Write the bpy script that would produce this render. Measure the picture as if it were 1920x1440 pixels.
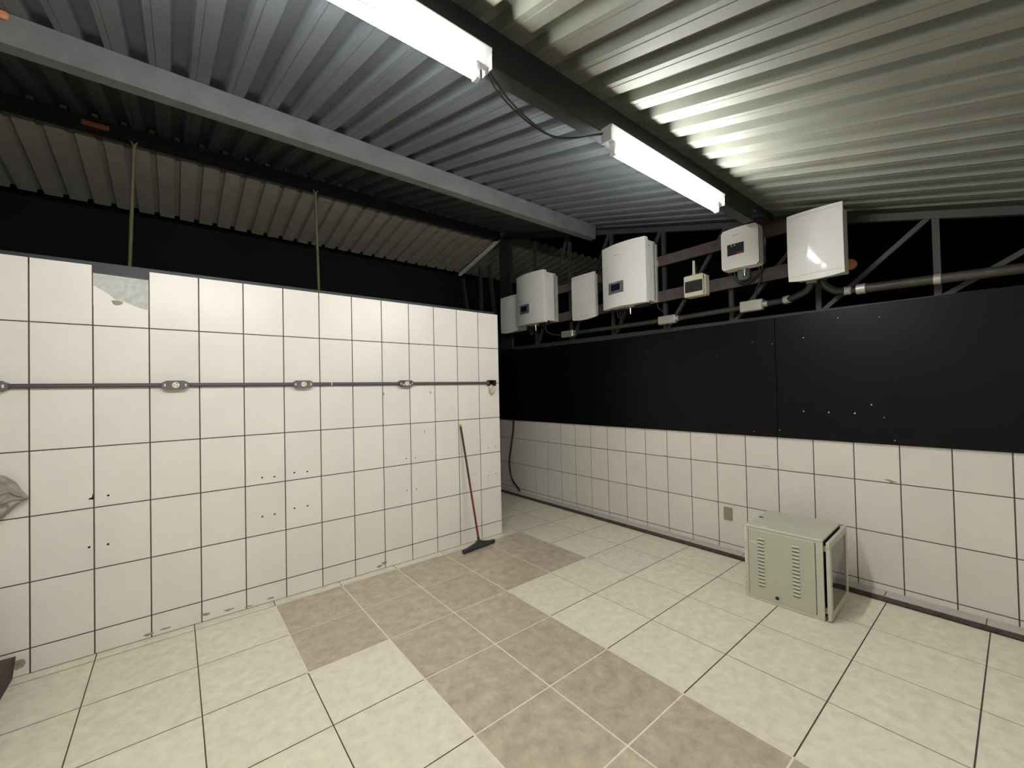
import bpy, math, random
from mathutils import Vector, Matrix
random.seed(7)
S = bpy.context.scene
for o in list(bpy.data.objects): bpy.data.objects.remove(o, do_unlink=True)
COL = S.collection
PI = math.pi

# ------------------------------------------------------------------ camera
CAM = Vector((-2.1686, -4.1338, 1.7802)); YAW, PITCH, ROLL, FPX = 0.6834, 0.0156, -0.0219, 776.4
cam_data = bpy.data.cameras.new('camera'); cam = bpy.data.objects.new('camera', cam_data); COL.objects.link(cam)
fw = Vector((math.sin(YAW)*math.cos(PITCH), math.cos(YAW)*math.cos(PITCH), math.sin(PITCH)))
rt = Vector((math.cos(YAW), -math.sin(YAW), 0)); up = rt.cross(fw)
rt2 = rt*math.cos(ROLL) + up*math.sin(ROLL); up2 = -rt*math.sin(ROLL) + up*math.cos(ROLL)
M = Matrix((rt2, up2, -fw)).transposed().to_4x4(); M.translation = CAM
cam.matrix_world = M
cam_data.sensor_width = 36.0; cam_data.lens = FPX/1920*36.0; cam_data.clip_start = 0.02; cam_data.clip_end = 100
S.camera = cam

# ------------------------------------------------------------------ world, exposure
world = bpy.data.worlds.new('night'); S.world = world; world.use_nodes = True
bg = world.node_tree.nodes['Background']; bg.inputs['Color'].default_value = (0.10, 0.12, 0.15, 1); bg.inputs['Strength'].default_value = 0.02
S.view_settings.view_transform = 'Standard'; S.view_settings.look = 'None'
S.view_settings.exposure = 1.95; S.view_settings.gamma = 1.0; S.view_settings.use_curve_mapping = False
TUBE_STRENGTH = 46.0

# ------------------------------------------------------------------ materials
def lin(c):
    return tuple(((v/255)/12.92 if v/255 <= 0.04045 else ((v/255+0.055)/1.055)**2.4) for v in c) + (1,)
def mat(name, rgb, rough=0.6, metal=0.0, noise=0.0, nscale=8.0, island=0.0, bump=0.0, bscale=60.0, spec=0.5, tint=None, coat=0.0):
    m = bpy.data.materials.new(name); m.use_nodes = True; nt = m.node_tree; N = nt.nodes; L = nt.links
    b = N['Principled BSDF']; b.inputs['Roughness'].default_value = rough; b.inputs['Metallic'].default_value = metal
    b.inputs['Specular IOR Level'].default_value = spec
    if coat: b.inputs['Coat Weight'].default_value = coat; b.inputs['Coat Roughness'].default_value = 0.12
    col = lin(rgb); b.inputs['Base Color'].default_value = col
    out = None
    tc = N.new('ShaderNodeTexCoord')
    if noise:
        n = N.new('ShaderNodeTexNoise'); n.inputs['Scale'].default_value = nscale; n.inputs['Detail'].default_value = 6; n.inputs['Roughness'].default_value = 0.65
        L.new(tc.outputs['Object'], n.inputs['Vector'])
        mr = N.new('ShaderNodeMapRange'); mr.inputs['From Min'].default_value = 0.3; mr.inputs['From Max'].default_value = 0.7
        mr.clamp = True
        L.new(n.outputs['Fac'], mr.inputs['Value'])
        mx = N.new('ShaderNodeMix'); mx.data_type = 'RGBA'
        d = tint and lin(tint) or tuple(v*(1-noise) for v in col[:3]) + (1,)
        e = tuple(min(1, v*(1+noise*0.35)) for v in col[:3]) + (1,)
        mx.inputs[6].default_value = d; mx.inputs[7].default_value = e
        L.new(mr.outputs['Result'], mx.inputs[0]); out = mx.outputs[2]
    if island:
        g = N.new('ShaderNodeNewGeometry'); mr2 = N.new('ShaderNodeMapRange')
        mr2.inputs['To Min'].default_value = 1-island; mr2.inputs['To Max'].default_value = 1.0
        L.new(g.outputs['Random Per Island'], mr2.inputs['Value'])
        h = N.new('ShaderNodeHueSaturation')
        if out: L.new(out, h.inputs['Color'])
        else: h.inputs['Color'].default_value = col
        L.new(mr2.outputs['Result'], h.inputs['Value']); out = h.outputs['Color']
    if out: L.new(out, b.inputs['Base Color'])
    if bump:
        n2 = N.new('ShaderNodeTexNoise'); n2.inputs['Scale'].default_value = bscale; n2.inputs['Detail'].default_value = 4
        L.new(tc.outputs['Object'], n2.inputs['Vector'])
        bp = N.new('ShaderNodeBump'); bp.inputs['Strength'].default_value = bump; bp.inputs['Distance'].default_value = 0.004
        L.new(n2.outputs['Fac'], bp.inputs['Height']); L.new(bp.outputs['Normal'], b.inputs['Normal'])
    return m
def emit(name, rgb, strength):
    m = bpy.data.materials.new(name); m.use_nodes = True; b = m.node_tree.nodes['Principled BSDF']
    b.inputs['Base Color'].default_value = (0.9, 0.9, 0.9, 1)
    b.inputs['Emission Color'].default_value = rgb; b.inputs['Emission Strength'].default_value = strength
    return m
MT = dict(
    tile = mat('wall_tile_glaze', (234,229,219), 0.34, noise=0.05, nscale=3, island=0.05, bump=0.05, bscale=90),
    grout = mat('brown_grout', (92,78,72), 0.9, noise=0.25, nscale=20),
    ftile = mat('floor_tile_light', (238,231,207), 0.25, noise=0.15, nscale=14, island=0.06, bump=0.08, bscale=50),
    fbeige = mat('floor_tile_beige', (206,193,168), 0.30, noise=0.20, nscale=11, island=0.12, bump=0.12, bscale=40, tint=(172,157,138)),
    fgrout = mat('floor_grout_dark', (104,92,80), 0.9, noise=0.3, nscale=15),
    fgrout_l = mat('floor_grout_light', (240,231,210), 0.9, noise=0.15, nscale=15),
    dirt = mat('black_dirty_edge', (92,80,76), 0.85, noise=0.6, nscale=18, bump=0.6, bscale=40),
    ftrim = mat('curb_tile', (200,196,186), 0.4, noise=0.15, nscale=9, island=0.06),
    cement = mat('rough_cement', (205,206,200), 0.95, noise=0.25, nscale=22, bump=1.0, bscale=45),
    core = mat('wall_core', (90,88,84), 0.95, noise=0.2),
    hole = mat('dark_hole', (28,24,22), 0.95),
    smudge = mat('chipped_glaze', (166,156,132), 0.9, noise=0.4, nscale=40),
    teal = mat('teal_paint_spot', (110,165,150), 0.7),
    roof = mat('galvanised_sheet', (106,107,96), 0.6, metal=0.0, spec=0.25, noise=0.12, nscale=2.5),
    roof_d = mat('dark_grey_sheet', (96,101,104), 0.6, metal=0.0, noise=0.15, nscale=3),
    roof2 = mat('old_galvanised_sheet', (158,154,138), 0.7, noise=0.18, nscale=4),
    steel = mat('dark_painted_steel', (100,101,100), 0.55, noise=0.25, nscale=6),
    steel_d = mat('black_steel', (40,42,45), 0.5, noise=0.25, nscale=6),
    truss = mat('grey_primer_steel', (56,54,52), 0.6, noise=0.25, nscale=9),
    plank = mat('brown_steel_rail', (78,68,65), 0.7, noise=0.3, nscale=9, tint=(56,46,45)),
    black = mat('black_panel_paint', (9,10,13), 0.40, spec=0.18, noise=0.25, nscale=5, bump=0.03, bscale=20),
    outer = mat('outer_darkness_wall', (14,14,15), 0.95),
    fillw = mat('unseen_fill_wall', (238,235,228), 0.9, noise=0.1),  # unseen walls, whitened to bounce light into the room
    white = mat('inverter_white', (226,226,218), 0.42, noise=0.04, nscale=3),
    white2 = mat('cabinet_white', (222,221,214), 0.30, noise=0.04, nscale=3),
    glossw = mat('glossy_white_door', (226,226,220), 0.10, noise=0.03, nscale=2),
    heatsink = mat('heatsink_grey', (160,161,156), 0.5, metal=0.2),
    dgrey = mat('display_bezel', (98,100,108), 0.45),
    screen = mat('lcd_screen', (26,28,40), 0.15),
    dark = mat('black_plastic', (30,30,30), 0.4),
    red = mat('red_strip', (150,40,34), 0.5),
    teal_lcd = mat('teal_lcd', (36,50,54), 0.2),
    cream = mat('cream_plastic', (206,202,176), 0.42),
    smoke = mat('smoked_window', (52,54,54), 0.12),
    chrome = mat('chrome', (215,215,212), 0.18, metal=1.0),
    alu = mat('cast_aluminium', (178,176,166), 0.42, metal=0.5, noise=0.1),
    conduit = mat('grimy_conduit', (70,66,60), 0.5, metal=0.3, noise=0.3, nscale=12, tint=(52,46,42)),
    flex = mat('black_flex_conduit', (36,36,35), 0.28),
    pipe = mat('grey_pvc_pipe', (78,76,76), 0.45),
    obox = mat('grey_outlet_box', (98,98,96), 0.5),
    socket = mat('ivory_socket', (226,222,200), 0.4),
    lampw = mat('lamp_white_enamel', (228,230,230), 0.35),
    sock = mat('lamp_socket_white', (210,212,214), 0.4),
    wire = mat('dark_wire', (40,40,38), 0.6),
    wood = mat('orange_wood', (176,118,84), 0.8, noise=0.3, nscale=30),
    dwood = mat('dark_brown_wood', (84,66,56), 0.75, noise=0.45, nscale=14, tint=(52,36,32)),
    rack = mat('rack_grey_green', (198,196,178), 0.45, noise=0.06, nscale=4),
    rackside = mat('rack_side_green_grey', (188,188,168), 0.45, noise=0.05, nscale=4),
    rackin = mat('rack_gap_black', (22,20,20), 0.9),
    scuff_and_lit = mat('white_scuff_and_lit_rafter', (222,220,210), 0.7),  # real scuffs and small white parts, plus the rafter's painted-in lamp light
    glass = mat('tinted_glass', (52,58,52), 0.06, spec=0.9),
    mopred = mat('red_painted_handle', (120,30,30), 0.4, noise=0.2, nscale=20),
    mopdark = mat('dark_handle', (48,48,48), 0.5, noise=0.2, nscale=20),
    yellow = mat('yellow_cap', (198,172,84), 0.6),
    rubber = mat('grey_rubber_head', (54,56,54), 0.5),
    cloth = mat('grey_cloth', (168,162,152), 0.95, noise=0.5, nscale=13, bump=0.5, bscale=30),
    rod = mat('yellow_green_rod', (112,114,76), 0.6, noise=0.2, nscale=9),
    tape = mat('yellowed_tape', (212,200,168), 0.7, noise=0.2, nscale=30, bump=0.4),
    plate = mat('beige_plate', (150,144,120), 0.4),
    logo = mat('pale_grey_print', (170,170,162), 0.6),
)
TUBE = emit('tube_light', (1.0, 0.995, 0.985, 1), TUBE_STRENGTH)

# ------------------------------------------------------------------ mesh helpers
class MB:
    def __init__(s): s.v = []; s.f = []; s.m = []; s.sm = []
    def face(s, pts, mi=0, smooth=False):
        n = len(s.v); s.v += [tuple(p) for p in pts]; s.f.append(tuple(range(n, n+len(pts)))); s.m.append(mi); s.sm.append(smooth)
    def raw(s, verts, faces, mi=0, smooth=False):
        n = len(s.v); s.v += [tuple(p) for p in verts]
        for f in faces: s.f.append(tuple(n+i for i in f)); s.m.append(mi); s.sm.append(smooth)
    def box(s, x0, x1, y0, y1, z0, z1, mi=0, bev=0.0):
        if x0 > x1: x0, x1 = x1, x0
        if y0 > y1: y0, y1 = y1, y0
        if z0 > z1: z0, z1 = z1, z0
        b = min(bev, (x1-x0)/2.1, (y1-y0)/2.1, (z1-z0)/2.1)
        if b <= 0:
            V = [(x,y,z) for x in (x0,x1) for y in (y0,y1) for z in (z0,z1)]
            s.raw(V, [(0,1,3,2),(4,6,7,5),(0,4,5,1),(2,3,7,6),(0,2,6,4),(1,5,7,3)], mi); return
        # chamfered box
        V = []; idx = {}
        for i,x in enumerate((x0,x1)):
            for j,y in enumerate((y0,y1)):
                for k,z in enumerate((z0,z1)):
                    sx, sy, sz = (1,-1)[i], (1,-1)[j], (1,-1)[k]
                    idx[i,j,k,0] = len(V); V.append((x, y+sy*b, z+sz*b))
                    idx[i,j,k,1] = len(V); V.append((x+sx*b, y, z+sz*b))
                    idx[i,j,k,2] = len(V); V.append((x+sx*b, y+sy*b, z))
        F = []
        for i in (0,1): F.append((idx[i,0,0,0],idx[i,0,1,0],idx[i,1,1,0],idx[i,1,0,0]))
        for j in (0,1): F.append((idx[0,j,0,1],idx[0,j,1,1],idx[1,j,1,1],idx[1,j,0,1]))
        for k in (0,1): F.append((idx[0,0,k,2],idx[0,1,k,2],idx[1,1,k,2],idx[1,0,k,2]))
        for j in (0,1):
            for k in (0,1): F.append((idx[0,j,k,1],idx[1,j,k,1],idx[1,j,k,2],idx[0,j,k,2]))
        for i in (0,1):
            for k in (0,1): F.append((idx[i,0,k,0],idx[i,1,k,0],idx[i,1,k,2],idx[i,0,k,2]))
        for i in (0,1):
            for j in (0,1): F.append((idx[i,j,0,0],idx[i,j,1,0],idx[i,j,1,1],idx[i,j,0,1]))
        for i in (0,1):
            for j in (0,1):
                for k in (0,1): F.append((idx[i,j,k,0],idx[i,j,k,1],idx[i,j,k,2]))
        s.raw(V, F, mi)
    def prism(s, pts, axis, a0, a1, mi=0, smooth=False):
        # pts: 2-D outline in the two other axes; extruded along axis from a0 to a1
        def P(u, v, a): return {'x':(a,u,v), 'y':(u,a,v), 'z':(u,v,a)}[axis]
        n = len(pts); V = [P(u,v,a0) for u,v in pts] + [P(u,v,a1) for u,v in pts]
        s.raw(V, [(i,(i+1)%n,(i+1)%n+n,i+n) for i in range(n)], mi, smooth)
        s.raw(V, [tuple(range(n))[::-1], tuple(range(n,2*n))], mi)
    def tube(s, pts, r, n=10, mi=0, caps=True, smooth=True):
        pts = [Vector(p) for p in pts]; rs = r if isinstance(r, (list,tuple)) else [r]*len(pts)
        V = []; prev = None
        for i,p in enumerate(pts):
            t = (pts[min(i+1,len(pts)-1)] - pts[max(i-1,0)]).normalized()
            if prev is None: a = t.orthogonal().normalized()
            else:
                a = prev - t*prev.dot(t)
                a = a.normalized() if a.length > 1e-6 else t.orthogonal().normalized()
            prev = a; b = t.cross(a)
            for k in range(n):
                th = 2*PI*k/n; V.append(p + (a*math.cos(th) + b*math.sin(th))*rs[i])
        F = [(i*n+k, i*n+(k+1)%n, (i+1)*n+(k+1)%n, (i+1)*n+k) for i in range(len(pts)-1) for k in range(n)]
        s.raw(V, F, mi, smooth)
        if caps:
            s.raw(V[:n], [tuple(range(n))[::-1]], mi); s.raw(V[-n:], [tuple(range(n))], mi)
    def bar(s, p, q, w, h, side=(1,0,0), mi=0):
        # rectangular bar from p to q; h is measured across p-q in the plane normal to side, w along side
        p, q = Vector(p), Vector(q); t = (q-p).normalized(); sd = Vector(side); sd = (sd - t*sd.dot(t)).normalized(); n = t.cross(sd)
        V = [c + sd*(a*w/2) + n*(b*h/2) for c in (p,q) for a,b in ((-1,-1),(1,-1),(1,1),(-1,1))]
        s.raw(V, [(0,1,2,3),(7,6,5,4),(0,4,5,1),(1,5,6,2),(2,6,7,3),(3,7,4,0)], mi)
    def build(s, name, mats, parent=None, origin=None, bevel=0):
        me = bpy.data.meshes.new(name)
        org = Vector(origin) if origin is not None else (Vector(parent['_o']) if parent is not None else Vector((0,0,0)))
        me.from_pydata([tuple(Vector(v)-org) for v in s.v], [], s.f)
        if not isinstance(mats, (list,tuple)): mats = [mats]
        for m in mats: me.materials.append(m)
        for p,mi,sm in zip(me.polygons, s.m, s.sm): p.material_index = mi; p.use_smooth = sm
        me.update()
        import bmesh
        bm = bmesh.new(); bm.from_mesh(me); bmesh.ops.recalc_face_normals(bm, faces=bm.faces); bm.to_mesh(me); bm.free()
        o = bpy.data.objects.new(name, me); COL.objects.link(o); o['_o'] = tuple(org)
        if parent is not None: o.parent = parent
        else: o.location = org
        return o
ROOTS = []
def tag(o, label=None, cat=None, group=None, kind=None):
    if label: o['label'] = label
    if cat: o['category'] = cat
    if group: o['group'] = group
    if kind: o['kind'] = kind
    return o
def thing(name, loc, label, cat, group=None):
    o = bpy.data.objects.new(name, None); o.location = loc; o.empty_display_size = 0.1; COL.objects.link(o); o['_o'] = tuple(loc)
    return tag(o, label, cat, group)
def smooth_path(P, k=8):
    P = [Vector(p) for p in P]; Q = [P[0]*2-P[1]] + P + [P[-1]*2-P[-2]]; R = []
    for i in range(1, len(Q)-2):
        a,b,c,d = Q[i-1:i+3]
        for j in range(k):
            t = j/k; R.append(0.5*((2*b) + (c-a)*t + (2*a-5*b+4*c-d)*t*t + (3*b-a-3*c+d)*t**3))
    R.append(P[-1]); return R
def disc(mb, c, axis, r, d, n=14, mi=0, smooth=False):
    # short cylinder starting at c along axis ('x','y','z') with signed depth d
    a = {'x':0,'y':1,'z':2}[axis]; o = [i for i in range(3) if i != a]; V = []
    for dd in (0, d):
        for k in range(n):
            p = [0,0,0]; p[a] = c[a]+dd; p[o[0]] = c[o[0]]+r*math.cos(2*PI*k/n); p[o[1]] = c[o[1]]+r*math.sin(2*PI*k/n); V.append(p)
    mb.raw(V, [(i,(i+1)%n,(i+1)%n+n,i+n) for i in range(n)], mi, smooth); mb.raw(V, [tuple(range(n))[::-1], tuple(range(n,2*n))], mi)

# ------------------------------------------------------------------ floor
XR = 2.44
def build_floor():
    mb = MB(); G = 0.0
    xs = [-1.52 + 0.543*k for k in range(-10, 8)]; ys = [-0.1 - 0.5505*k for k in range(-8, 9)]
    mb.face([(-7,-5,-0.004),(XR,-5,-0.004),(XR,4,-0.004),(-7,4,-0.004)], 2)
    mb.box(-7, XR, -5, 4, -0.1, -0.0041, 2)
    def beige(i, j):   # i column from x=-1.52, j row downward from y=-0.1
        return (j in (0,1) and 0 <= i <= 4) or (j >= 2 and i in (1,2))
    for a in range(len(xs)-1):
        for b in range(len(ys)-1):
            x0, x1, y1, y0 = xs[a], xs[a+1], ys[b], ys[b+1]
            i, j = a-10, b-8; bg_ = beige(i, j)
            if j < 0 and y0 > -0.2 and j == -1:   # the row cut by the wall line
                pass
            gx = 0.0052 if bg_ else (0.0022 if i >= 3 else 0.003); gy = 0.0052 if bg_ else (0.0036 if i >= 3 else 0.003)
            X0, X1 = max(x0+gx, -7), min(x1-gx, XR)
            if X1 <= X0: continue
            Y0, Y1 = max(y0+gy, -5), min(y1-gy, 4)
            if Y1 <= Y0: continue
            mb.face([(X0,Y0,0),(X1,Y0,0),(X1,Y1,0),(X0,Y1,0)], 1 if bg_ else 0)
    # light grout filling the joints around the beige tiles
    def jl(x0, x1, y0, y1): mb.face([(x0,y0,-0.0012),(x1,y0,-0.0012),(x1,y1,-0.0012),(x0,y1,-0.0012)], 3)
    w = 0.006; VX = set(); HY = set()
    for j in range(0, 9):
        for i in range(0, 5):
            if beige(i, j): VX |= {(i,j),(i+1,j)}; HY |= {(i,j),(i,j+1)}
    for i, j in VX:
        x = -1.52+0.543*i; y1 = -0.1-0.5505*j; y0 = max(y1-0.5505, -5)
        if y1 > y0: mb.face([(x-w,y0,-0.0012),(x+w,y0,-0.0012),(x+w,y1,-0.0012),(x-w,y1,-0.0012)], 3)
    for i, j in HY:
        x = -1.52+0.543*i; y = -0.1-0.5505*j
        if y > -4.99: mb.face([(x,y-w,-0.0016),(x+0.543,y-w,-0.0016),(x+0.543,y+w,-0.0016),(x,y+w,-0.0016)], 3)
    tag(mb.build('floor', [MT['ftile'], MT['fbeige'], MT['fgrout'], MT['fgrout_l']]), kind='structure')
build_floor()

# ------------------------------------------------------------------ left tiled wall (plane y = 0)
TW, TH = 0.30, 0.4288
def build_left_wall():
    X1 = 0.985; top = 2.735; X0 = -7.0; g = 0.0040
    mb = MB()
    mb.box(X0, X1-0.004, 0.006, 0.15, 0, 2.69, 2)
    mb.face([(X0,0.0035,0.0),(X1,0.0035,0.0),(X1,0.0035,2.66),(X0,0.0035,2.66)], 1)
    zs = [0.0, 0.163] + [0.163+TH*k for k in range(1, 6)] + [top]
    xs = [0.684 - TW*k for k in range(26)][::-1] + [X1]
    for a in range(len(xs)-1):
        for b in range(len(zs)-1):
            x0, x1, z0, z1 = xs[a]+g, xs[a+1]-g, zs[b]+g, zs[b+1]-g
            if b == len(zs)-2: z1 = top
            if a == len(xs)-2: x1 = X1
            if x0 < X0: continue
            if b == len(zs)-2 and abs(xs[a]+2.616) < 0.02:
                # broken tile: lower piece only
                pl = [(x0,z0),(x1,z0),(x1,2.442),(-2.40,2.466),(-2.455,2.494),(-2.50,2.50),(-2.53,2.535),(x0,2.592)]
                mb.prism(pl, 'y', 0.0, 0.006, 0); continue
            mb.box(x0, x1, 0.0, 0.006, z0, z1, 0, 0.0012)
    # light returns of the tiled wall end and top
    mb.box(X1-0.004, X1, 0.006, 0.15, 0, 2.69, 0)
    # exposed mortar where the tile is gone
    mb.prism([(-2.614,2.45),(-2.318,2.44),(-2.318,2.672),(-2.45,2.676),(-2.614,2.68)], 'y', 0.0028, 0.012, 3)
    w = mb.build('wall_left', [MT['tile'], MT['grout'], MT['core'], MT['cement']])
    tag(w, kind='structure')
    h = MB()
    for x, z in [(-2.543,1.094),(-2.641,0.751),(-2.546,0.748),(-1.593,1.079),(-1.5,1.073),(-1.343,1.086),(-1.236,1.081),(-1.595,0.746),(-1.502,0.748),(-1.346,0.768),(-1.237,0.769),(-0.272,1.082),(-0.165,1.077),(-0.27,0.743),(-0.162,0.742),(0.801,1.086),(0.907,1.091),(0.796,0.751),(0.911,0.754)]:
        disc(h, (x, 0.001, z), 'y', 0.0075 if x < -1 else 0.0062, -0.0022, 8, 0)
    h.prism([(-2.618,1.078),(-2.642,1.083),(-2.642,1.090),(-2.626,1.096),(-2.618,1.13)], 'y', 0.001, -0.0015, 0)
    h.build('drill_hole_marks', MT['hole'], w)
    c = MB()
    rnd = random.Random(3)
    def blob(x, z, rx, rz, mi):
        n = 10; c.prism([(x+rx*math.cos(2*PI*k/n)*rnd.uniform(.7,1.2), z+rz*math.sin(2*PI*k/n)*rnd.uniform(.6,1.2)) for k in range(n)], 'y', 0.001, -0.0014, mi)
    for x, z, rx, rz in [(-1.538,0.035,.03,.008),(-1.836,0.039,.035,.01),(-1.994,0.056,.03,.012),(-2.241,0.036,.035,.008),(-2.335,0.03,.03,.012),(-0.58,0.035,.028,.012),(-0.53,0.055,.03,.018),(-2.965,0.08,.03,.04),(-1.70,0.02,.03,.006)]: blob(x, z, rx, rz, 0)
    blob(-0.508,1.772,.011,.016,1); blob(0.028,1.777,.008,.014,1); blob(-0.05,1.35,.004,.02,0)
    # rough edge of the broken tile
    blob(-2.49,2.482,.034,.022,0)
    c.build('glaze_chips', [MT['smudge'], MT['teal'], MT['hole']], w)
build_left_wall()

# ------------------------------------------------------------------ right tiled wall (plane x = XR) and black panels
def build_right_wall():
    top = 1.270; g = 0.0038; Y0, Y1 = -5.0, 4.0
    mb = MB()
    mb.box(XR+0.006, XR+0.15, Y0, Y1, 0, 2.42, 2)
    mb.face([(XR+0.0035,Y0,0.0),(XR+0.0035,Y1,0.0),(XR+0.0035,Y1,top),(XR+0.0035,Y0,top)], 1)
    zs = [0.0, 0.082, 0.511, 0.940, top]; w = 0.2967
    ys = [-4.0847 + w*k for k in range(-4, 28)]
    for a in range(len(ys)-1):
        for b in range(4):
            y0, y1, z0, z1 = ys[a]+g, min(ys[a+1]-g, Y1), zs[b]+g, zs[b+1]-g
            if y0 < Y0 or y1 <= y0: continue
            mb.box(XR, XR+0.006, y0, y1, z0, z1, 0, 0.0012)
    wl = mb.build('wall_right', [MT['tile'], MT['grout'], MT['core']]); tag(wl, kind='structure')
    seam = -2.617
    for y0, y1, lab in ((Y0, seam-0.0015, 'black painted panel right of the seam'), (seam+0.0015, Y1, 'black painted panel left of the seam')):
        p = MB(); p.box(XR-0.022, XR+0.004, y0, y1, 1.262, 2.44, 0, 0.002)
        tag(p.build('black_panel', MT['black'], wl), lab)
    c = MB()
    for y, z, r in [(-3.12,2.364,.006),(-2.855,2.217,.007),(-2.592,2.184,.006),(-2.412,2.224,.004),(-2.838,1.525,.008),(-3.031,1.52,.009),(-3.216,1.516,.009),(-3.329,1.592,.008),(-3.408,1.486,.006),(-2.633,1.337,.006),(-2.401,1.307,.006),(-3.469,1.3,.006),(-3.40,2.33,.004),(-1.2,2.2,.003),(-2.05,2.1,.003)]:
        disc(c, (XR-0.0218, y, z), 'x', r*0.75, -0.0015, 6, 0)
    c.build('paint_chips', MT['scuff_and_lit'], wl)
    s = MB()
    s.prism([(-3.385,0.967),(-3.42,0.972),(-3.44,0.962),(-3.475,0.955),(-3.43,0.944),(-3.42,0.955)], 'x', XR+0.001, XR-0.0012, 0)
    s.prism([(-2.46,0.973),(-2.53,0.965),(-2.53,0.96),(-2.46,0.968)], 'x', XR+0.001, XR-0.0012, 0)
    s.prism([(-1.36,0.955),(-1.43,0.945),(-1.43,0.941),(-1.36,0.949)], 'x', XR+0.001, XR-0.0012, 0)
    s.build('adhesive_stain', MT['smudge'], wl)
    # raised tile kerb along the foot of the wall
    k = MB(); xk = 2.312; zk = 0.036
    k.box(xk+0.004, XR, Y0, Y1, -0.01, zk-0.004, 1)
    ys2 = [-0.1-0.5505*j + 0.02 for j in range(-8, 9)]
    for a in range(len(ys2)-1):
        y1, y0 = ys2[a]-0.003, ys2[a+1]+0.003
        y0 = max(y0, Y0); y1 = min(y1, Y1)
        if y1 > y0: k.box(xk+0.003, XR, y0, y1, zk-0.006, zk, 0, 0.001)
    # ragged dark front edge
    rnd = random.Random(11); n = 120
    V = []; F = []
    for i in range(n+1):
        y = Y0 + (Y1-Y0)*i/n; e = rnd.uniform(-0.006, 0.006)
        V += [(xk+0.004, y, zk-0.004), (xk-0.004+e*0.6, y, zk-0.010+e*0.4), (xk-0.014+e, y, 0.001)]
    for i in range(n): F += [(3*i,3*i+1,3*i+4,3*i+3),(3*i+1,3*i+2,3*i+5,3*i+4)]
    k.raw(V, F, 2)
    t = k.build('baseboard_right', [MT['ftrim'], MT['fgrout'], MT['dirt']]); tag(t, kind='structure')
build_right_wall()

# ------------------------------------------------------------------ rest of the shell: darkness behind painted as black walls, white fill walls on the unseen side
def shell():
    m = MB(); m.box(-7, 7, 3.9, 4.0, -0.1, 8, 0); tag(m.build('wall_back', MT['outer']), kind='structure')
    m = MB(); m.box(-4.7, -4.6, -5.1, 0.0, -0.1, 4.2, 0); tag(m.build('wall_far_left', MT['fillw']), kind='structure')  # unseen end wall, set close in for its bounce light
    m = MB(); m.box(-7.1, 2.6, -5.15, -5.0, -0.1, 2.82, 0); tag(m.build('wall_front', MT['fillw']), kind='structure')
    m = MB(); m.box(6.9, 7.0, -5.1, 4.0, -0.1, 8, 0); tag(m.build('wall_far_right', MT['outer']), kind='structure')
shell()

# ------------------------------------------------------------------ corrugated roofs
SL = 0.268; Z0 = 4.17
def roof_z(y): return Z0 + SL*y
PITCH_X = 0.2175
STD = ((0.0,0.0),(0.030,0.0),(0.033,0.004),(0.037,0.0),(0.107,0.0),(0.122,0.055),(0.199,0.055),(0.2165,0.0))
LOW = ((0.0,0.0),(0.060,0.0),(0.068,0.046),(0.114,0.046),(0.124,0.0),(0.2174,0.0))
def corr_profile(x0, x1, phase, prof=STD):
    # flat valleys hang down, narrow crests stand up; returns (x, dz)
    P = []; k = math.floor((x0-phase)/PITCH_X) - 1
    while True:
        b = phase + k*PITCH_X
        for dx, dz in prof:
            P.append((b+dx, dz))
        k += 1
        if b > x1: break
    return [p for p in P if x0 <= p[0] <= x1]
def sheet(name, x0, x1, y0, y1, zf, phase, m, ny=1, prof=STD):
    P = corr_profile(x0, x1, phase, prof); mb = MB(); V = []
    for j in range(ny+1):
        y = y0 + (y1-y0)*j/ny
        V += [(x, y, zf(y)+dz) for x, dz in P]
    n = len(P); F = [(j*n+i, j*n+i+1, (j+1)*n+i+1, (j+1)*n+i) for j in range(ny) for i in range(n-1)]
    T = [(x,y,z+0.0015) for x,y,z in V]
    mb.raw(V, F, 0); mb.raw(T, F, 0)
    return mb.build(name, m)
PH = 0.211 - 0.105
tag(sheet('ceiling', -7.0, 2.75, -5.3, -2.60, roof_z, PH, MT['roof']), kind='structure')
tag(sheet('ceiling', -7.0, 2.75, -2.60, 1.82, roof_z, PH, MT['roof_d']), kind='structure')
ZR = roof_z(1.75)
def nroof(y): return ZR - 0.03 - 0.17*(y-1.75)
tag(sheet('ceiling', -7.0, 6.9, 1.70, 3.40, nroof, PH+0.07, MT['roof2'], prof=LOW), kind='structure')

# ------------------------------------------------------------------ purlins
def purlin(y0, y1, zb, zt, label, m, x0=-6.99, x1=2.38, origin=None):
    t = thing('roof_beam', (0, (y0+y1)/2, zb), label, 'beam', None)
    b = MB(); L = 0.004
    b.box(x0, x1, y0, y0+L, zb, zt-SL*0.0, 0); b.build('web', m, t)
    b = MB(); b.box(x0, x1, y0, y1, zb-L, zb, 0); b.build('bottom_flange', m, t)
    b = MB(); b.box(x0, x1, y1-L, y1, zb, zb+0.02, 0); b.build('lip', m, t)
    return t
pb = purlin(-2.63, -2.545, 3.285, roof_z(-2.63)-0.001, 'black roof beam the two tube lamps hang from', MT['steel_d'], x1=1.94)
b = MB(); b.box(1.94, 2.445, -2.63, -2.622, 3.395, roof_z(-2.63)-0.001, 0); b.build('end_plate', MT['steel_d'], pb)
purlin(-0.46, -0.36, 3.865, roof_z(-0.46)-0.001, 'grey roof beam above the tiled wall, behind the lamps', MT['steel'])
purlin(1.70, 1.80, 4.50, roof_z(1.70)-0.001, 'black ridge beam where the two corrugated roofs meet', MT['steel_d'])
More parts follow.
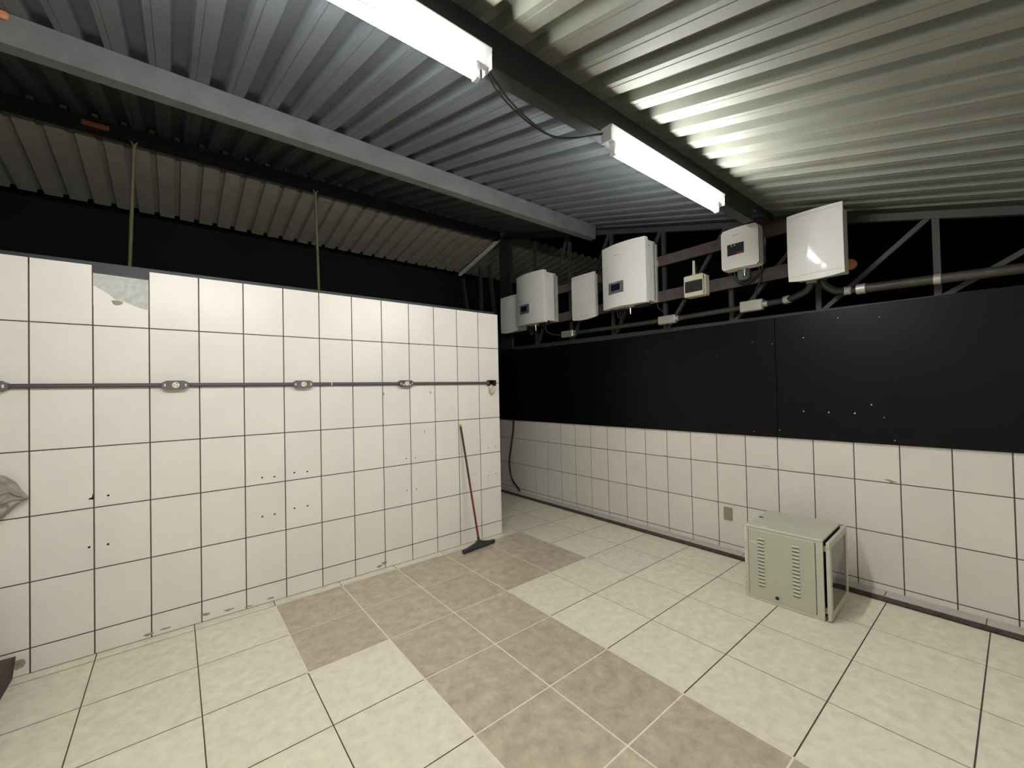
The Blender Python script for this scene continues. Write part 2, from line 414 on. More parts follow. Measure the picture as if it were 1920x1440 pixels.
# steel channel lying on top of the tiled wall
c = MB(); c.box(-6.99, 0.97, 0.03, 0.13, 2.69, 2.77, 0, 0.004); tag(c.build('wall_top_channel', MT['steel_d'], origin=(-3,0.08,2.69)), 'black steel channel lying along the top of the tiled left wall', 'beam')

# ------------------------------------------------------------------ truss over the black panel
def truss():
    xt = 2.49
    t = thing('roof_truss', (xt, -1.5, 2.44), 'dark grey welded steel truss above the black wall panels', 'truss')
    zb = lambda y: 2.468 + 0.018*(y+1.0)
    zt = lambda y: 4.085 + SL*y
    b = MB(); b.bar((xt-0.02,-4.99,zb(-4.99)), (xt-0.02,3.6,zb(3.6)), 0.05, 0.062); b.build('bottom_chord', MT['truss'], t)
    b = MB(); b.bar((xt-0.02,-4.99,zt(-4.99)), (xt-0.02,1.69,zt(1.69)), 0.05, 0.058); b.build('top_chord', MT['truss'], t)
    b = MB(); b.bar((xt-0.03,1.82,4.545), (xt-0.03,3.20,4.215), 0.05, 0.045); tag(b.build('rear_chord', MT['scuff_and_lit'], t), 'rafter past the ridge, lamp light painted in as a pale colour')  # pale material puts the lamp light into the rafter's colour
    ys = [-3.745 + 0.772*k for k in range(-1, 7)]
    for i, y in enumerate(ys):
        b = MB(); b.bar((xt-0.02,y,zb(y)+0.03), (xt-0.02,y,zt(y)-0.02), 0.04, 0.042, (1,0,0)); b.build('vertical', MT['truss'], t)
        if i:
            yp = ys[i-1]
            b = MB(); b.bar((xt-0.02,y-0.03,zb(y)+0.02), (xt-0.02,yp+0.04,zt(yp)-0.01), 0.035, 0.036, (1,0,0)); b.build('diagonal', MT['truss'], t)
    # braces past the column
    for p, q in (((2.47,2.47,4.20),(2.47,2.44,2.55)),((2.47,2.17,4.15),(2.47,1.93,2.55)),((2.47,3.1,4.10),(2.47,2.75,2.55))):
        b = MB(); b.bar(p, q, 0.05, 0.06, (1,0,0)); b.build('rear_brace', MT['truss'], t)
    return t
truss()
c = MB(); c.box(2.395, 2.445, 1.44, 1.76, 2.5, 4.47, 0, 0.004); c.box(2.30, 2.41, 1.42, 1.78, 2.5, 2.512, 0)
tag(c.build('steel_column', MT['steel_d'], origin=(2.42,1.6,2.5)), 'black steel column in the far corner holding up the ridge beam', 'column')
# thin hanging rods behind the tiled wall
for x0, x1, lab in ((-2.546,-2.485,'thin yellowish rod behind the wall, above the broken tile'), (-0.667,-0.701,'thin yellowish rod behind the wall, right of the other rod')):
    r = MB(); r.tube([(x0,1.70,2.5),(x1,1.72,4.46)], 0.017, 8); r.tube([(x1-0.028,1.72,4.5),(x1,1.72,4.45)], 0.009, 6); r.tube([(x1+0.028,1.72,4.5),(x1,1.72,4.45)], 0.009, 6)
    tag(r.build('hanging_rod', MT['rod'], origin=(x0,1.7,2.5)), lab, 'rod', 'rods hanging from the ridge beam')
# wood offcuts on the beams
w = MB(); w.box(-2.87,-2.67,1.66,1.70,4.52,4.565,0,0.008); tag(w.build('wood_offcut', MT['wood'], origin=(-2.77,1.68,4.52)), 'orange wood offcut stuck on the black ridge beam', 'wood piece', 'wood offcuts on the beams')
w = MB(); w.box(-3.02,-2.90,-0.50,-0.462,3.99,4.036,0,0.012); tag(w.build('wood_offcut', MT['wood'], origin=(-2.96,-0.48,3.99)), 'orange wood offcut on the grey beam in the top left corner', 'wood piece', 'wood offcuts on the beams')
# small galvanised clip on top chord
g = MB(); g.box(2.36,2.44,-0.36,-0.30,4.02,4.13,0,0.003); g.tube([(2.37,-0.31,4.10),(2.35,-0.26,4.12),(2.35,-0.18,4.16)],0.008,6); g.tube([(2.37,-0.35,4.10),(2.35,-0.42,4.11),(2.35,-0.47,4.11)],0.008,6)
tag(g.build('beam_clip', MT['alu'], origin=(2.4,-0.33,4.02)), 'small metal clip under the roof at the end of the grey beam', 'bracket')

# ------------------------------------------------------------------ fluorescent lamps
def lamp(x0, label, L=1.42):
    y = -2.668; zt = 3.284
    t = thing('tube_lamp', (x0+L/2, y, zt), label, 'lamp', 'tube lamps under the black beam')
    b = MB()
    b.prism([(y-0.043,zt-0.002),(y+0.043,zt-0.002),(y+0.043,zt-0.008),(y+0.016,zt-0.070),(y-0.016,zt-0.070),(y-0.043,zt-0.008)], 'x', x0, x0+L, 0)
    b.build('housing', MT['lampw'], t)
    b = MB(); b.tube([(x0+0.075,y,zt-0.122),(x0+L-0.075,y,zt-0.122)], 0.022, 16); b.build('tube', TUBE, t)
    for xe in (x0+0.045, x0+L-0.072):
        b = MB(); b.box(xe, xe+0.026, y-0.017, y+0.017, zt-0.15, zt-0.07, 0, 0.004); b.build('socket', MT['sock'], t)
    for xe, sgn in ((x0-0.002, -1), (x0+L+0.002, 1)):
        b = MB(); b.box(xe-0.002, xe+0.002, y-0.036, y+0.036, zt-0.088, zt, 0); b.build('end_cap', MT['sock'], t)
    for xa in (x0+0.1, x0+L-0.13):
        b = MB(); b.box(xa, xa+0.03, y+0.03, y+0.06, zt-0.02, zt, 0); b.build('mounting_bracket', MT['steel'], t)
    return t
lamp(-0.235, 'lit tube lamp whole in view, the one nearer the white boxes')
lamp(-2.88, 'lit tube lamp cut by the top edge of the picture', 1.8)
w = MB()
w.tube(smooth_path([(-1.075,-2.64,3.24),(-0.962,-2.6,3.197),(-0.796,-2.6,3.135),(-0.629,-2.6,3.122),(-0.463,-2.6,3.167),(-0.245,-2.64,3.25)]), 0.005, 6)
w.tube(smooth_path([(-1.075,-2.65,3.25),(-0.94,-2.61,3.20),(-0.80,-2.61,3.142),(-0.629,-2.61,3.113),(-0.463,-2.61,3.160),(-0.245,-2.65,3.25)]), 0.005, 6)
tag(w.build('lamp_cable', MT['wire'], origin=(-0.65,-2.6,3.12)), 'dark twin cable drooping between the two tube lamps', 'cable')

# ------------------------------------------------------------------ mounting rails
for z0, z1, lab in ((3.235,3.355,'upper brown steel rail behind the white boxes'), (2.805,2.935,'lower brown steel rail behind the white boxes')):
    r = MB(); r.box(2.37, 2.40, -3.08, 1.41, z0, z1, 0, 0.002)
    for y in (-1.75,-2.05,0.1): disc(r, (2.3705,y,(z0+z1)/2), 'x', 0.014, -0.01, 8, 0)
    # stand-off blocks welding the rail to the truss
    for y in (-2.973+0.0,-1.429,0.115): r.box(2.40, 2.447, y-0.02, y+0.02, z0+0.02, z1-0.02, 0)
    tag(r.build('mounting_rail', MT['plank'], origin=(2.385,-1,z0)), lab, 'rail', 'rails carrying the white boxes')
XB = 2.368   # back plane of everything hung on the rails

# ------------------------------------------------------------------ inverters
def arc_outline(xf, xb, y0, y1, sag, n=12):
    P = [(xb,y0),(xf+sag*0.0+0.012,y0)]
    pts = []
    for k in range(n+1):
        t = k/n; y = y0+0.004 + (y1-y0-0.008)*t; pts.append((xf - sag*(1-(2*t-1)**2), y))
    return P[:1] + [(xf+0.01,y0)] + pts + [(xf+0.01,y1),(xb,y1)]
def big_inverter(y0, z0, xf, label):
    W, H = 0.63, 0.775; y1 = y0+W; z1 = z0+H; sag = 0.055
    t = thing('solar_inverter', (XB, y0+W/2, z0), label, 'inverter', 'large curved-front inverters')
    b = MB(); b.box(xf+0.05, XB-0.03, y0+0.012, y1-0.012, z0+0.03, z1-0.02, 0, 0.006)
    for k in range(6): b.box(xf+0.09, xf+0.10, y0+0.008, y0+0.0125, z0+0.25+k*0.03, z0+0.27+k*0.03, 0)
    b.build('housing', MT['white'], t)
    b = MB(); b.prism(arc_outline(xf, xf+0.06, y0, y1, sag, 16), 'z', z0, z1, 0); b.build('front_cover', MT['white'], t)
    b = MB(); b.box(XB-0.045, XB, y0-0.004, y1-0.02, z0+0.02, z1-0.05, 0, 0.006); b.box(XB-0.085, XB-0.045, y0+0.003, y1-0.03, z0+0.04, z1-0.04, 0, 0.003)
    b.build('heat_sink', MT['heatsink'], t)
    # display bezel follows the curved front, left of centre and low
    fx = lambda y: xf - sag*(1-((2*(y-y0)/W)-1)**2)
    ya, yb, za, zb = y1-0.355, y1-0.125, z0+0.168, z0+0.308
    def patch(ya, yb, za, zb, off, m, name, par, n=6):
        b = MB(); V = []
        for k in range(n+1):
            y = ya+(yb-ya)*k/n
            for dx in (off, 0.0): V += [(fx(y)-dx, y, za), (fx(y)-dx, y, zb)]
        F = []
        for k in range(n):
            a = 4*k; c_ = 4*(k+1); F += [(a,a+1,c_+1,c_),(a+2,c_+2,c_+3,a+3),(a,c_,c_+2,a+2),(a+1,a+3,c_+3,c_+1)]
        F += [(0,2,3,1),(4*n,4*n+1,4*n+3,4*n+2)]
        b.raw(V, F, 0); return b.build(name, m, par)
    d = patch(ya, yb, za, zb, 0.006, MT['dgrey'], 'display', t)
    patch(ya+0.05, yb-0.045, za+0.035, zb-0.025, 0.0075, MT['screen'], 'screen', d)
    for k in range(3):
        patch(ya+0.09+k*0.02, ya+0.098+k*0.02, zb-0.017, zb-0.010, 0.0075, MT['scuff_and_lit'], 'indicator', d, 1)
    # faint maker's mark, too pale to read
    for k,(w_) in enumerate((0.016,0.006,0.010,0.012,0.006)):
        yy = y1-0.235-k*0.017; patch(yy-w_*0.7, yy, z0+0.630, z0+0.636+(0.008 if k in (0,3) else 0), 0.0012, MT['logo'], 'maker_mark', t, 1)
    b = MB(); b.tube([(xf+0.07,y0+0.27,z0+0.01),(xf+0.07,y0+0.27,z0-0.075)],[0.013,0.015],10); b.tube([(xf+0.07,y0+0.27,z0-0.075),(xf+0.07,y0+0.27,z0-0.095)],0.009,8); b.build('switch_handle', MT['chrome'], t)
    for k in range(4):
        yy = y0+0.42+k*0.035
        b = MB(); b.tube(smooth_path([(xf+0.14,yy,z0+0.03),(xf+0.15,yy-0.01,z0-0.06),(xf+0.19,y0+0.47+0.01*k,z0-0.13)]), 0.007, 6); b.build('cable', MT['dark'], t)
    b = MB(); b.box(xf+0.08, xf+0.16, y0+0.05, y0+0.22, z0-0.03, z0+0.035, 0, 0.004); b.build('terminal_cover', MT['dark'], t)
    b = MB(); b.box(XB-0.02, XB-0.012, y0-0.022, y0+0.01, z0+0.45, z0+0.52, 0); b.build('hanging_bracket', MT['chrome'], t)
    for xs_ in (xf+0.10, XB-0.075):
        b = MB(); disc(b, (xs_, y0+0.0125, z1-0.085), 'y', 0.007, -0.002, 8); b.build('screw', MT['dark'], t)
    return t
big_inverter(0.277, 2.787, 2.069, 'smaller-looking white inverter by the far corner, overlapping a flat white box')
big_inverter(-1.400, 2.782, 2.110, 'largest white inverter, tall with a curved front and grey display, at the middle')

def small_inverter():
    y0, y1, z0, z1, xf = -2.578, -2.228, 2.948, 3.350, 2.193; W = y1-y0; sag = 0.03
    t = thing('solar_inverter', (XB, (y0+y1)/2, z0), 'small white inverter with red and black display, next to the glossy white box', 'inverter')
    # rounded front outline (y,z) extruded in x, bulged by a second smaller plate
    def rr(y0,y1,z0,z1,r,n=5):
        P = []
        for cx,cz,a in ((y1-r,z1-r,0),(y0+r,z1-r,PI/2),(y0+r,z0+r,PI),(y1-r,z0+r,3*PI/2)):
            P += [(cx+r*math.cos(a+PI/2*k/n), cz+r*math.sin(a+PI/2*k/n)) for k in range(n+1)]
        return P
    O = rr(y0,y1,z0,z1,0.028); b = MB(); n = len(O); rings = []
    fx = lambda y: -sag*(1-((2*(y-y0)/W)-1)**2)
    b.raw([(2.30,y,z) for y,z in O]+[(xf+0.012,y,z) for y,z in O], [(i,(i+1)%n,(i+1)%n+n,i+n) for i in range(n)], 0)
    # curved front as a grid clipped to the rounded outline
    cols = 16
    for k in range(cols):
        ya = y0+W*k/cols; yb = y0+W*(k+1)/cols
        def inset(y):
            d = min(y-y0, y1-y); return 0.028-math.sqrt(max(0,0.028**2-(0.028-d)**2)) if d < 0.028 else 0.0
        ia, ib = inset(ya), inset(yb)
        A = [(xf+fx(ya), ya, z0+ia), (xf+fx(yb), yb, z0+ib), (xf+fx(yb), yb, z1-ib), (xf+fx(ya), ya, z1-ia)]
        B = [(xf+0.012, p[1], p[2]) for p in A]
        b.face(A, 0); b.face([A[0],A[1],B[1],B[0]], 0); b.face([A[3],A[2],B[2],B[3]], 0)
    b.build('front_cover', MT['white'], t)
    b = MB(); b.box(2.298, XB, y0-0.003, y1-0.03, z0+0.03, z1-0.03, 0, 0.006); b.build('heat_sink', MT['dgrey'], t)
    off = 0.034
    b = MB(); b.box(xf-off, xf-0.005, y1-0.228, y1-0.072, z0+0.135, z0+0.245, 0, 0.002); d = b.build('display', MT['dark'], t)
    b = MB(); b.box(xf-off-0.0015, xf-off+0.001, y1-0.205, y1-0.095, z0+0.165, z0+0.215, 0); b.build('screen', MT['teal_lcd'], d)
    b = MB(); b.box(xf-off-0.002, xf-off+0.001, y1-0.226, y1-0.165, z0+0.137, z0+0.152, 0); b.build('red_band', MT['red'], d)
    for yy in (0.115,0.145):
        b = MB(); disc(b, (xf-off-0.001, y1-yy, z0+0.228), 'x', 0.006, -0.0015, 8); b.build('indicator', MT['scuff_and_lit'], d)
    b = MB()
    for k in range(5): b.box(xf-0.0305, xf-0.024, y1-0.122-k*0.014-0.009, y1-0.122-k*0.014, z0+0.325, z0+0.332+(0.004 if k%2 else 0), 0)
    b.build('maker_mark', MT['logo'], t)
    b = MB(); b.tube([(2.25,y0+0.155,z0+0.01),(2.25,y0+0.155,z0-0.075)],[0.014,0.018],10); b.build('switch_handle', MT['chrome'], t)
    b = MB(); b.box(XB-0.05, XB-0.04, y0-0.02, y0+0.0, z0+0.20, z0+0.27, 0); b.build('hanging_bracket', MT['chrome'], t)
    # dark funnel of cables and guard below
    b = MB(); b.tube(smooth_path([(2.31,y1-0.07,z0+0.03),(2.32,y1-0.09,z0-0.08),(2.33,y1-0.16,z0-0.13),(2.33,y0+0.12,z0-0.11),(2.32,y0+0.02,z0-0.02),(2.31,y0+0.02,z0+0.05)]), 0.010, 6); b.build('cable', MT['dark'], t)
    b = MB(); b.tube(smooth_path([(2.31,y0+0.05,z0+0.03),(2.33,y0+0.04,z0-0.12),(2.345,y0+0.09,z0-0.22),(2.340,y0+0.10,z0-0.31)]), 0.009, 6); b.build('cable', MT['dark'], t)
    b = MB(); b.box(2.27, 2.35, y0+0.13, y0+0.24, z0-0.10, z0+0.035, 0, 0.02); b.build('plug', MT['dgrey'], t)
small_inverter()

# ------------------------------------------------------------------ flat white boxes
def flat_box(y0, y1, z0, z1, xf, label, m, depth_from=None, door_over=0.0, sag=0.018, xb=XB):
    t = thing('distribution_box', (xb, (y0+y1)/2, z0), label, 'electrical box', 'flat white distribution boxes')
    b = MB(); b.box(xf+0.022, xb, y0+0.02, y1-0.02, z0+0.02, z1-0.02, 0, 0.004); b.build('box_body', m, t)
    b = MB(); n = 14; fx = lambda u: sag*(1-(2*u-1)**2)
    # door bulges gently both ways
    V = []; F = []
    for i in range(n+1):
        for j in range(n+1):
            u, v = i/n, j/n
            V.append((xf - sag*(1-(2*u-1)**2)*0.6 - sag*(1-(2*v-1)**4)*0.4, y0+(y1-y0)*u, z0 + (z1-z0)*v - (0.02*(1-(2*u-1)**2) if j == 0 else 0)))
    F = [(i*(n+1)+j, (i+1)*(n+1)+j, (i+1)*(n+1)+j+1, i*(n+1)+j+1) for i in range(n) for j in range(n)]
    b.raw(V, F, 0, True)
    ring = [i*(n+1) for i in range(n+1)] + [n*(n+1)+j for j in range(1,n+1)] + [i*(n+1)+n for i in range(n-1,-1,-1)] + [j for j in range(n-1,0,-1)]
    E = [V[k] for k in ring]; Bk = [(xf+0.022, p[1], p[2]) for p in E]; m_ = len(E)
    b.raw(E+Bk, [(i,(i+1)%m_,(i+1)%m_+m_,i+m_) for i in range(m_)], 0); b.raw(Bk, [tuple(range(m_))], 0)
    d = b.build('door', m, t)
    # pressed groove lines near the top and bottom of the door
    for zz in (z0+(z1-z0)*0.055, z1-(z1-z0)*0.055):
        g = MB()
        for i in range(n-1):
            u0, u1 = (i+0.5)/n, (i+1.5)/n; v = (zz-z0)/(z1-z0)
            X = lambda u: xf - sag*(1-(2*u-1)**2)*0.6 - sag*(1-(2*v-1)**4)*0.4 - 0.0012
            ya, yb = y0+(y1-y0)*u0, y0+(y1-y0)*u1
            g.face([(X(u0),ya,zz-0.0016),(X(u1),yb,zz-0.0016),(X(u1),yb,zz+0.0016),(X(u0),ya,zz+0.0016)], 0)
        g.build('door_groove', MT['logo'], d)
    return t
flat_box(0.99, 1.40, 2.752, 3.338, 2.13, 'flat white electrical box leftmost of the row, beside the wall edge', MT['white2'])
flat_box(-0.505, -0.080, 2.768, 3.383, 2.285, 'flat white electrical box between the two tall inverters', MT['white2'])
big = flat_box(-3.247, -2.847, 2.697, 3.280, 2.100, 'glossy white electrical box at the right end, with a bright curved reflection', MT['glossw'], sag=0.03, xb=2.33)
b = MB(); disc(b, (2.335,-3.235,2.80), 'x', 0.045, 0.03, 12); tag(b.build('wood_block', MT['wood'], origin=(2.35,-3.235,2.8)), 'round orange wooden block peeking out behind the glossy white box', 'wood piece')

# ------------------------------------------------------------------ breaker box
def breaker():
    y0, y1, z0, z1, xf = -2.018, -1.790, 2.765, 3.000, 2.235
    t = thing('breaker_box', (XB,(y0+y1)/2,z0), 'small cream breaker box with smoked window, riser pipe on top', 'breaker box')
    b = MB(); b.box(xf+0.03, XB, y0, y1, z0+0.004, z1-0.004, 0, 0.01); b.build('box_body', MT['cream'], t)
    b = MB(); b.box(xf-0.01, xf+0.03, y0+0.006, y1-0.006, z1-0.062, z1, 0, 0.008); b.box(xf-0.01, xf+0.03, y0+0.006, y1-0.006, z0, z0+0.05, 0, 0.008); b.box(xf-0.002, xf+0.03, y0+0.006, y0+0.014, z0+0.03, z1-0.03, 0); b.box(xf-0.002, xf+0.03, y1-0.014, y1-0.006, z0+0.03, z1-0.03, 0); b.build('front_cover', MT['cream'], t)
    b = MB(); b.box(xf+0.002, xf+0.03, y0+0.012, y1-0.012, z0+0.05, z1-0.062, 0, 0.002); wdw = b.build('window', MT['smoke'], t)
    b = MB(); b.box(xf-0.003, xf+0.004, y0+0.105, y0+0.14, z0+0.085, z0+0.135, 0, 0.002); b.build('breaker_switch', MT['dark'], wdw)
    b = MB(); b.tube([(xf+0.06,y0+0.135,z1-0.01),(xf+0.06,y0+0.135,z1+0.03),(xf+0.06,y0+0.135,z1+0.17)],[0.034,0.017,0.013],10); b.build('cable_riser', MT['cream'], t)
    b = MB(); b.tube([(xf+0.09,y0+0.118,z1-0.01),(xf+0.09,y0+0.115,z1+0.12)],0.005,6); b.build('cable', MT['dark'], t)
breaker()

# ------------------------------------------------------------------ conduit run on the truss
XC = 2.335
def cbox(y0, y1, z0, z1, label):
    t = thing('conduit_box', (XC,(y0+y1)/2,z0), label, 'junction box', 'cast conduit boxes on the lower pipe')
    b = MB(); b.box(XC-0.034, XC+0.026, y0, y1, z0, z1, 0, 0.006); b.build('box_body', MT['alu'], t)
    b = MB(); b.box(XC-0.040, XC-0.034, y0+0.004, y1-0.004, z0+0.004, z1-0.004, 0, 0.002); b.build('lid', MT['alu'], t)
    b = MB(); b.tube([(XC,y0+0.002,(z0+z1)/2),(XC,y0-0.04,(z0+z1)/2)], 0.031, 12); b.build('coupling', MT['alu'], t)
cbox(-0.055, 0.165, 2.548, 2.640, 'small dim conduit box below the flat box left of the tallest inverter')
cbox(-1.635, -1.425, 2.522, 2.618, 'conduit box just right of and below the tallest inverter')
cbox(-2.555, -2.345, 2.523, 2.630, 'largest-looking conduit box, below the small inverter')
def pipe(name, pts, r, m, label, cat='pipe', group=None, sm=True, n=12):
    b = MB(); b.tube(smooth_path(pts, 8) if sm else pts, r, n); o = b.build(name, m, origin=pts[0]); return tag(o, label, cat, group)
zc = 2.572
pipe('conduit_pipe', [(XC,-0.096,2.594),(XC,-1.424,2.572)], 0.026, MT['conduit'], 'dark steel pipe between the first two conduit boxes from the corner', group='straight pipes of the conduit run', sm=False)
pipe('conduit_pipe', [(XC,-1.676,2.570),(XC,-2.344,2.574)], 0.027, MT['conduit'], 'dark steel pipe between the right two conduit boxes', group='straight pipes of the conduit run', sm=False)
pipe('conduit_pipe', [(2.33,-3.335,2.572),(2.33,-4.95,2.505)], 0.037, MT['conduit'], 'long dark grimy pipe running right from the glossy white box to the frame edge', group='straight pipes of the conduit run', sm=False)
def elbow(pts, r, rings, label):
    t = thing('flexible_conduit', pts[0], label, 'pipe', 'black bent conduits under the glossy box')
    b = MB(); b.tube(smooth_path(pts, 8), r, 12); b.build('bend', MT['flex'], t)
    for p, q, rr in rings:
        b = MB(); b.tube([p, q], rr, 14); b.build('coupling', MT['alu'], t)
elbow([(XC,-2.595,2.577),(XC,-2.72,2.580),(2.30,-2.83,2.590),(2.25,-2.945,2.625),(2.22,-2.985,2.70)], 0.031,
      [((XC,-2.735,2.580),(2.325,-2.79,2.585),0.038),((2.22,-2.985,2.672),(2.22,-2.985,2.712),0.040)], 'black pipe curving up into the underside of the glossy white box from its left')
elbow([(2.25,-3.06,2.70),(2.255,-3.075,2.64),(2.28,-3.13,2.588),(2.31,-3.20,2.573),(2.33,-3.30,2.572)], 0.030,
      [((2.31,-3.19,2.574),(2.325,-3.235,2.573),0.036),((2.33,-3.275,2.573),(2.33,-3.335,2.572),0.043)], 'black pipe curving down from the glossy white box to the long right-hand pipe')
b = MB(); b.tube([(2.33,-3.735,2.556),(2.33,-3.775,2.554)], 0.041, 14); b.box(2.355, 2.46, -3.765, -3.745, 2.54, 2.57, 0)
tag(b.build('pipe_clamp', MT['alu'], origin=(2.33,-3.755,2.555)), 'bright metal clamp around the long right-hand pipe at the truss upright', 'clamp')
pipe('loose_cable', [(2.22,0.42,2.785),(2.24,0.42,2.68),(2.29,0.30,2.61),(XC,0.165,2.592)], 0.010, MT['wire'], 'dark cable looping from the far inverter down to the first conduit box', 'cable')
pipe('loose_cable', [(2.30,-1.425,2.775),(2.31,-1.425,2.73),(2.33,-1.49,2.66),(XC,-1.53,2.61)], 0.006, MT['wire'], 'thin dark cable from the tallest inverter down to the second conduit box', 'cable')

# ------------------------------------------------------------------ surface pipe with outlets on the left wall
zp = 1.878; yp = -0.017
p_ = MB(); p_.tube([(-6.9,yp,zp),(0.80,yp,zp)], 0.0165, 12)
for x in (-1.02,): p_.tube([(x-0.004,yp,zp),(x+0.004,yp,zp)], 0.018, 12, 1)
tag(p_.build('wall_conduit', [MT['pipe'], MT['scuff_and_lit']], origin=(-2,yp,zp)), 'long dark grey pipe running level across the tiled left wall', 'pipe')
def outlet(x, label, broken=False):
    t = thing('power_outlet', (x,-0.002,zp), label, 'outlet', 'outlets on the wall pipe')
    b = MB(); m = MT['obox'] if not broken else MT['pipe']
    b.prism([(x-0.056,zp-0.034),(x+0.056,zp-0.034),(x+0.056,zp+0.034),(x-0.056,zp+0.034)], 'y', -0.001, -0.052, 0)
    for s in (-1, 1): b.prism([(x+s*0.056,zp-0.032),(x+s*0.082,zp-0.018),(x+s*0.082,zp+0.018),(x+s*0.056,zp+0.032)], 'y', -0.001, -0.046, 0)
    b.build('outlet_box', m, t)
    for s in (-1, 1):
        b = MB(); b.box(x+s*0.062-0.005, x+s*0.062+0.005, -0.0475, -0.045, zp-0.010, zp+0.010, 0); b.build('cover_screw', MT['scuff_and_lit'], t)
    b = MB(); disc(b, (x+0.002,-0.052,zp), 'y', 0.0225, -0.004, 20); s = b.build('socket', MT['socket'], t)
    for dx, dz in ((-0.010,0.0),(0.007,0.010),(0.007,-0.010)):
        b = MB(); disc(b, (x+0.002+dx,-0.056,zp+dz), 'y', 0.0038, -0.0006, 8); b.build('pin_hole', MT['hole'], s)
    if broken:
        b = MB(); b.box(x-0.05,x-0.02,-0.0535,-0.052,zp-0.02,zp+0.0,0); b.box(x-0.015,x+0.03,-0.0575,-0.056,zp+0.016,zp+0.024,0); b.box(x+0.025,x+0.045,-0.0535,-0.052,zp-0.025,zp-0.005,0); b.build('exposed_metal', MT['alu'], t)
outlet(-2.165, 'dark grey outlet with round ivory socket, leftmost whole one on the wall pipe')
outlet(-1.268, 'dark grey outlet with round ivory socket, middle one on the wall pipe')
outlet(-0.272, 'damaged outlet with exposed metal, nearest the wall end on the pipe', True)
outlet(-3.08, 'outlet on the wall pipe cut by the left edge of the picture')
t = thing('end_box', (0.84,-0.002,zp), 'open black junction box at the right end of the wall pipe', 'junction box')
b = MB(); b.box(0.80,0.815,-0.05,-0.001,zp-0.033,zp+0.033,0,0.003); b.box(0.80,0.905,-0.05,-0.001,zp+0.028,zp+0.034,0); b.box(0.80,0.905,-0.006,-0.001,zp-0.033,zp+0.033,0); b.box(0.85,0.905,-0.05,-0.001,zp-0.034,zp-0.028,0); b.box(0.899,0.905,-0.05,-0.001,zp-0.033,zp+0.033,0)
b.box(0.86,0.899,-0.046,-0.04,zp-0.03,zp+0.03,0); b.build('box_body', MT['dark'], t)
b = MB(); b.tube([(0.775,yp,zp),(0.802,yp,zp)],[0.018,0.026],12); b.build('collar', MT['pipe'], t)
# rag of yellowed tape hanging from the end box
def crumple(cx, cy, cz, rx, ry, rz, seed, amp, n=16, m_=12):
    rnd = random.Random(seed); b = MB(); V = []
    ph = [(rnd.uniform(1,5), rnd.uniform(1,5), rnd.uniform(0,6.3), rnd.uniform(0.3,1)) for _ in range(7)]
    for i in range(m_+1):
        th = PI*i/m_
        for k in range(n):
            a = 2*PI*k/n; s = 1+amp*sum(w*math.sin(p*th*1.5+q*a+r) for p,q,r,w in [(round(p),round(q),r,w) for p,q,r,w in ph])/3
            V.append((cx+rx*s*math.sin(th)*math.cos(a), cy+ry*s*math.sin(th)*math.sin(a), cz+rz*s*math.cos(th)))
    F = [(i*n+k, i*n+(k+1)%n, (i+1)*n+(k+1)%n, (i+1)*n+k) for i in range(m_) for k in range(n)]
    b.raw(V, F, 0); return b
b = crumple(0.855,-0.036,1.795,0.040,0.026,0.048,5,0.5); b.box(0.845,0.858,-0.035,-0.02,1.82,1.852,0)
tag(b.build('tape_wad', MT['tape'], origin=(0.86,-0.036,1.79)), 'crumpled wad of yellowed tape hanging under the black end box', 'tape')

# ------------------------------------------------------------------ squeegee
def squeegee():
    t = thing('floor_squeegee', (0.49,-0.22,0.0), 'floor squeegee leaning on the tiled wall, red and dark handle, grey head', 'squeegee')
    A = Vector((0.262,-0.238,0.0)); B = Vector((0.722,-0.192,0.0)); d = (B-A).normalized(); n = Vector((-d.y,d.x,0)); Lh = (B-A).length
    b = MB(); top = [(0.0,0.042),(0.06,0.046),(Lh/2-0.05,0.074),(Lh/2-0.02,0.092),(Lh/2+0.02,0.092),(Lh/2+0.05,0.074),(Lh-0.06,0.046),(Lh,0.042)]
    O = [(0.0,0.014)] + top + [(Lh,0.014)]
    V = [A+d*u+n*-0.016+Vector((0,0,z)) for u,z in O] + [A+d*u+n*0.016+Vector((0,0,z)) for u,z in O]; k = len(O)
    b.raw(V, [(i,(i+1)%k,(i+1)%k+k,i+k) for i in range(k)], 0); b.raw(V, [tuple(range(k))[::-1], tuple(range(k,2*k))], 0)
    b.build('head', MT['rubber'], t)
    b = MB()
    for s in (-0.009, 0.006):
        V = [A+d*u+n*(s+w)+Vector((0,0,z)) for u in (0.004,Lh-0.004) for w in (0,0.004) for z in (0.0015,0.016)]
        b.raw(V, [(0,1,3,2),(4,6,7,5),(0,4,5,1),(2,3,7,6),(0,2,6,4),(1,5,7,3)], 0)
    b.build('rubber_blade', MT['dark'], t)
    P = A+d*(Lh/2)+Vector((0,0,0.06)); Q = Vector((0.401,-0.012,1.40)); mid = P.lerp(Q, 0.52)
    b = MB(); b.tube([P, P.lerp(Q,0.05)], [0.018,0.014], 10); b.build('ferrule', MT['rubber'], t)
    b = MB(); b.tube([P.lerp(Q,0.03), mid], 0.0115, 10); tag(b.build('handle_lower', MT['mopred'], t), 'red lower half of the handle')
    b = MB(); b.tube([mid, P.lerp(Q,0.985)], 0.0115, 10); tag(b.build('handle_upper', MT['mopdark'], t), 'dark upper half of the handle')
    b = MB(); b.tube([P.lerp(Q,0.982), Q], 0.0135, 10); tag(b.build('handle_cap', MT['yellow'], t), 'yellow end cap')
squeegee()

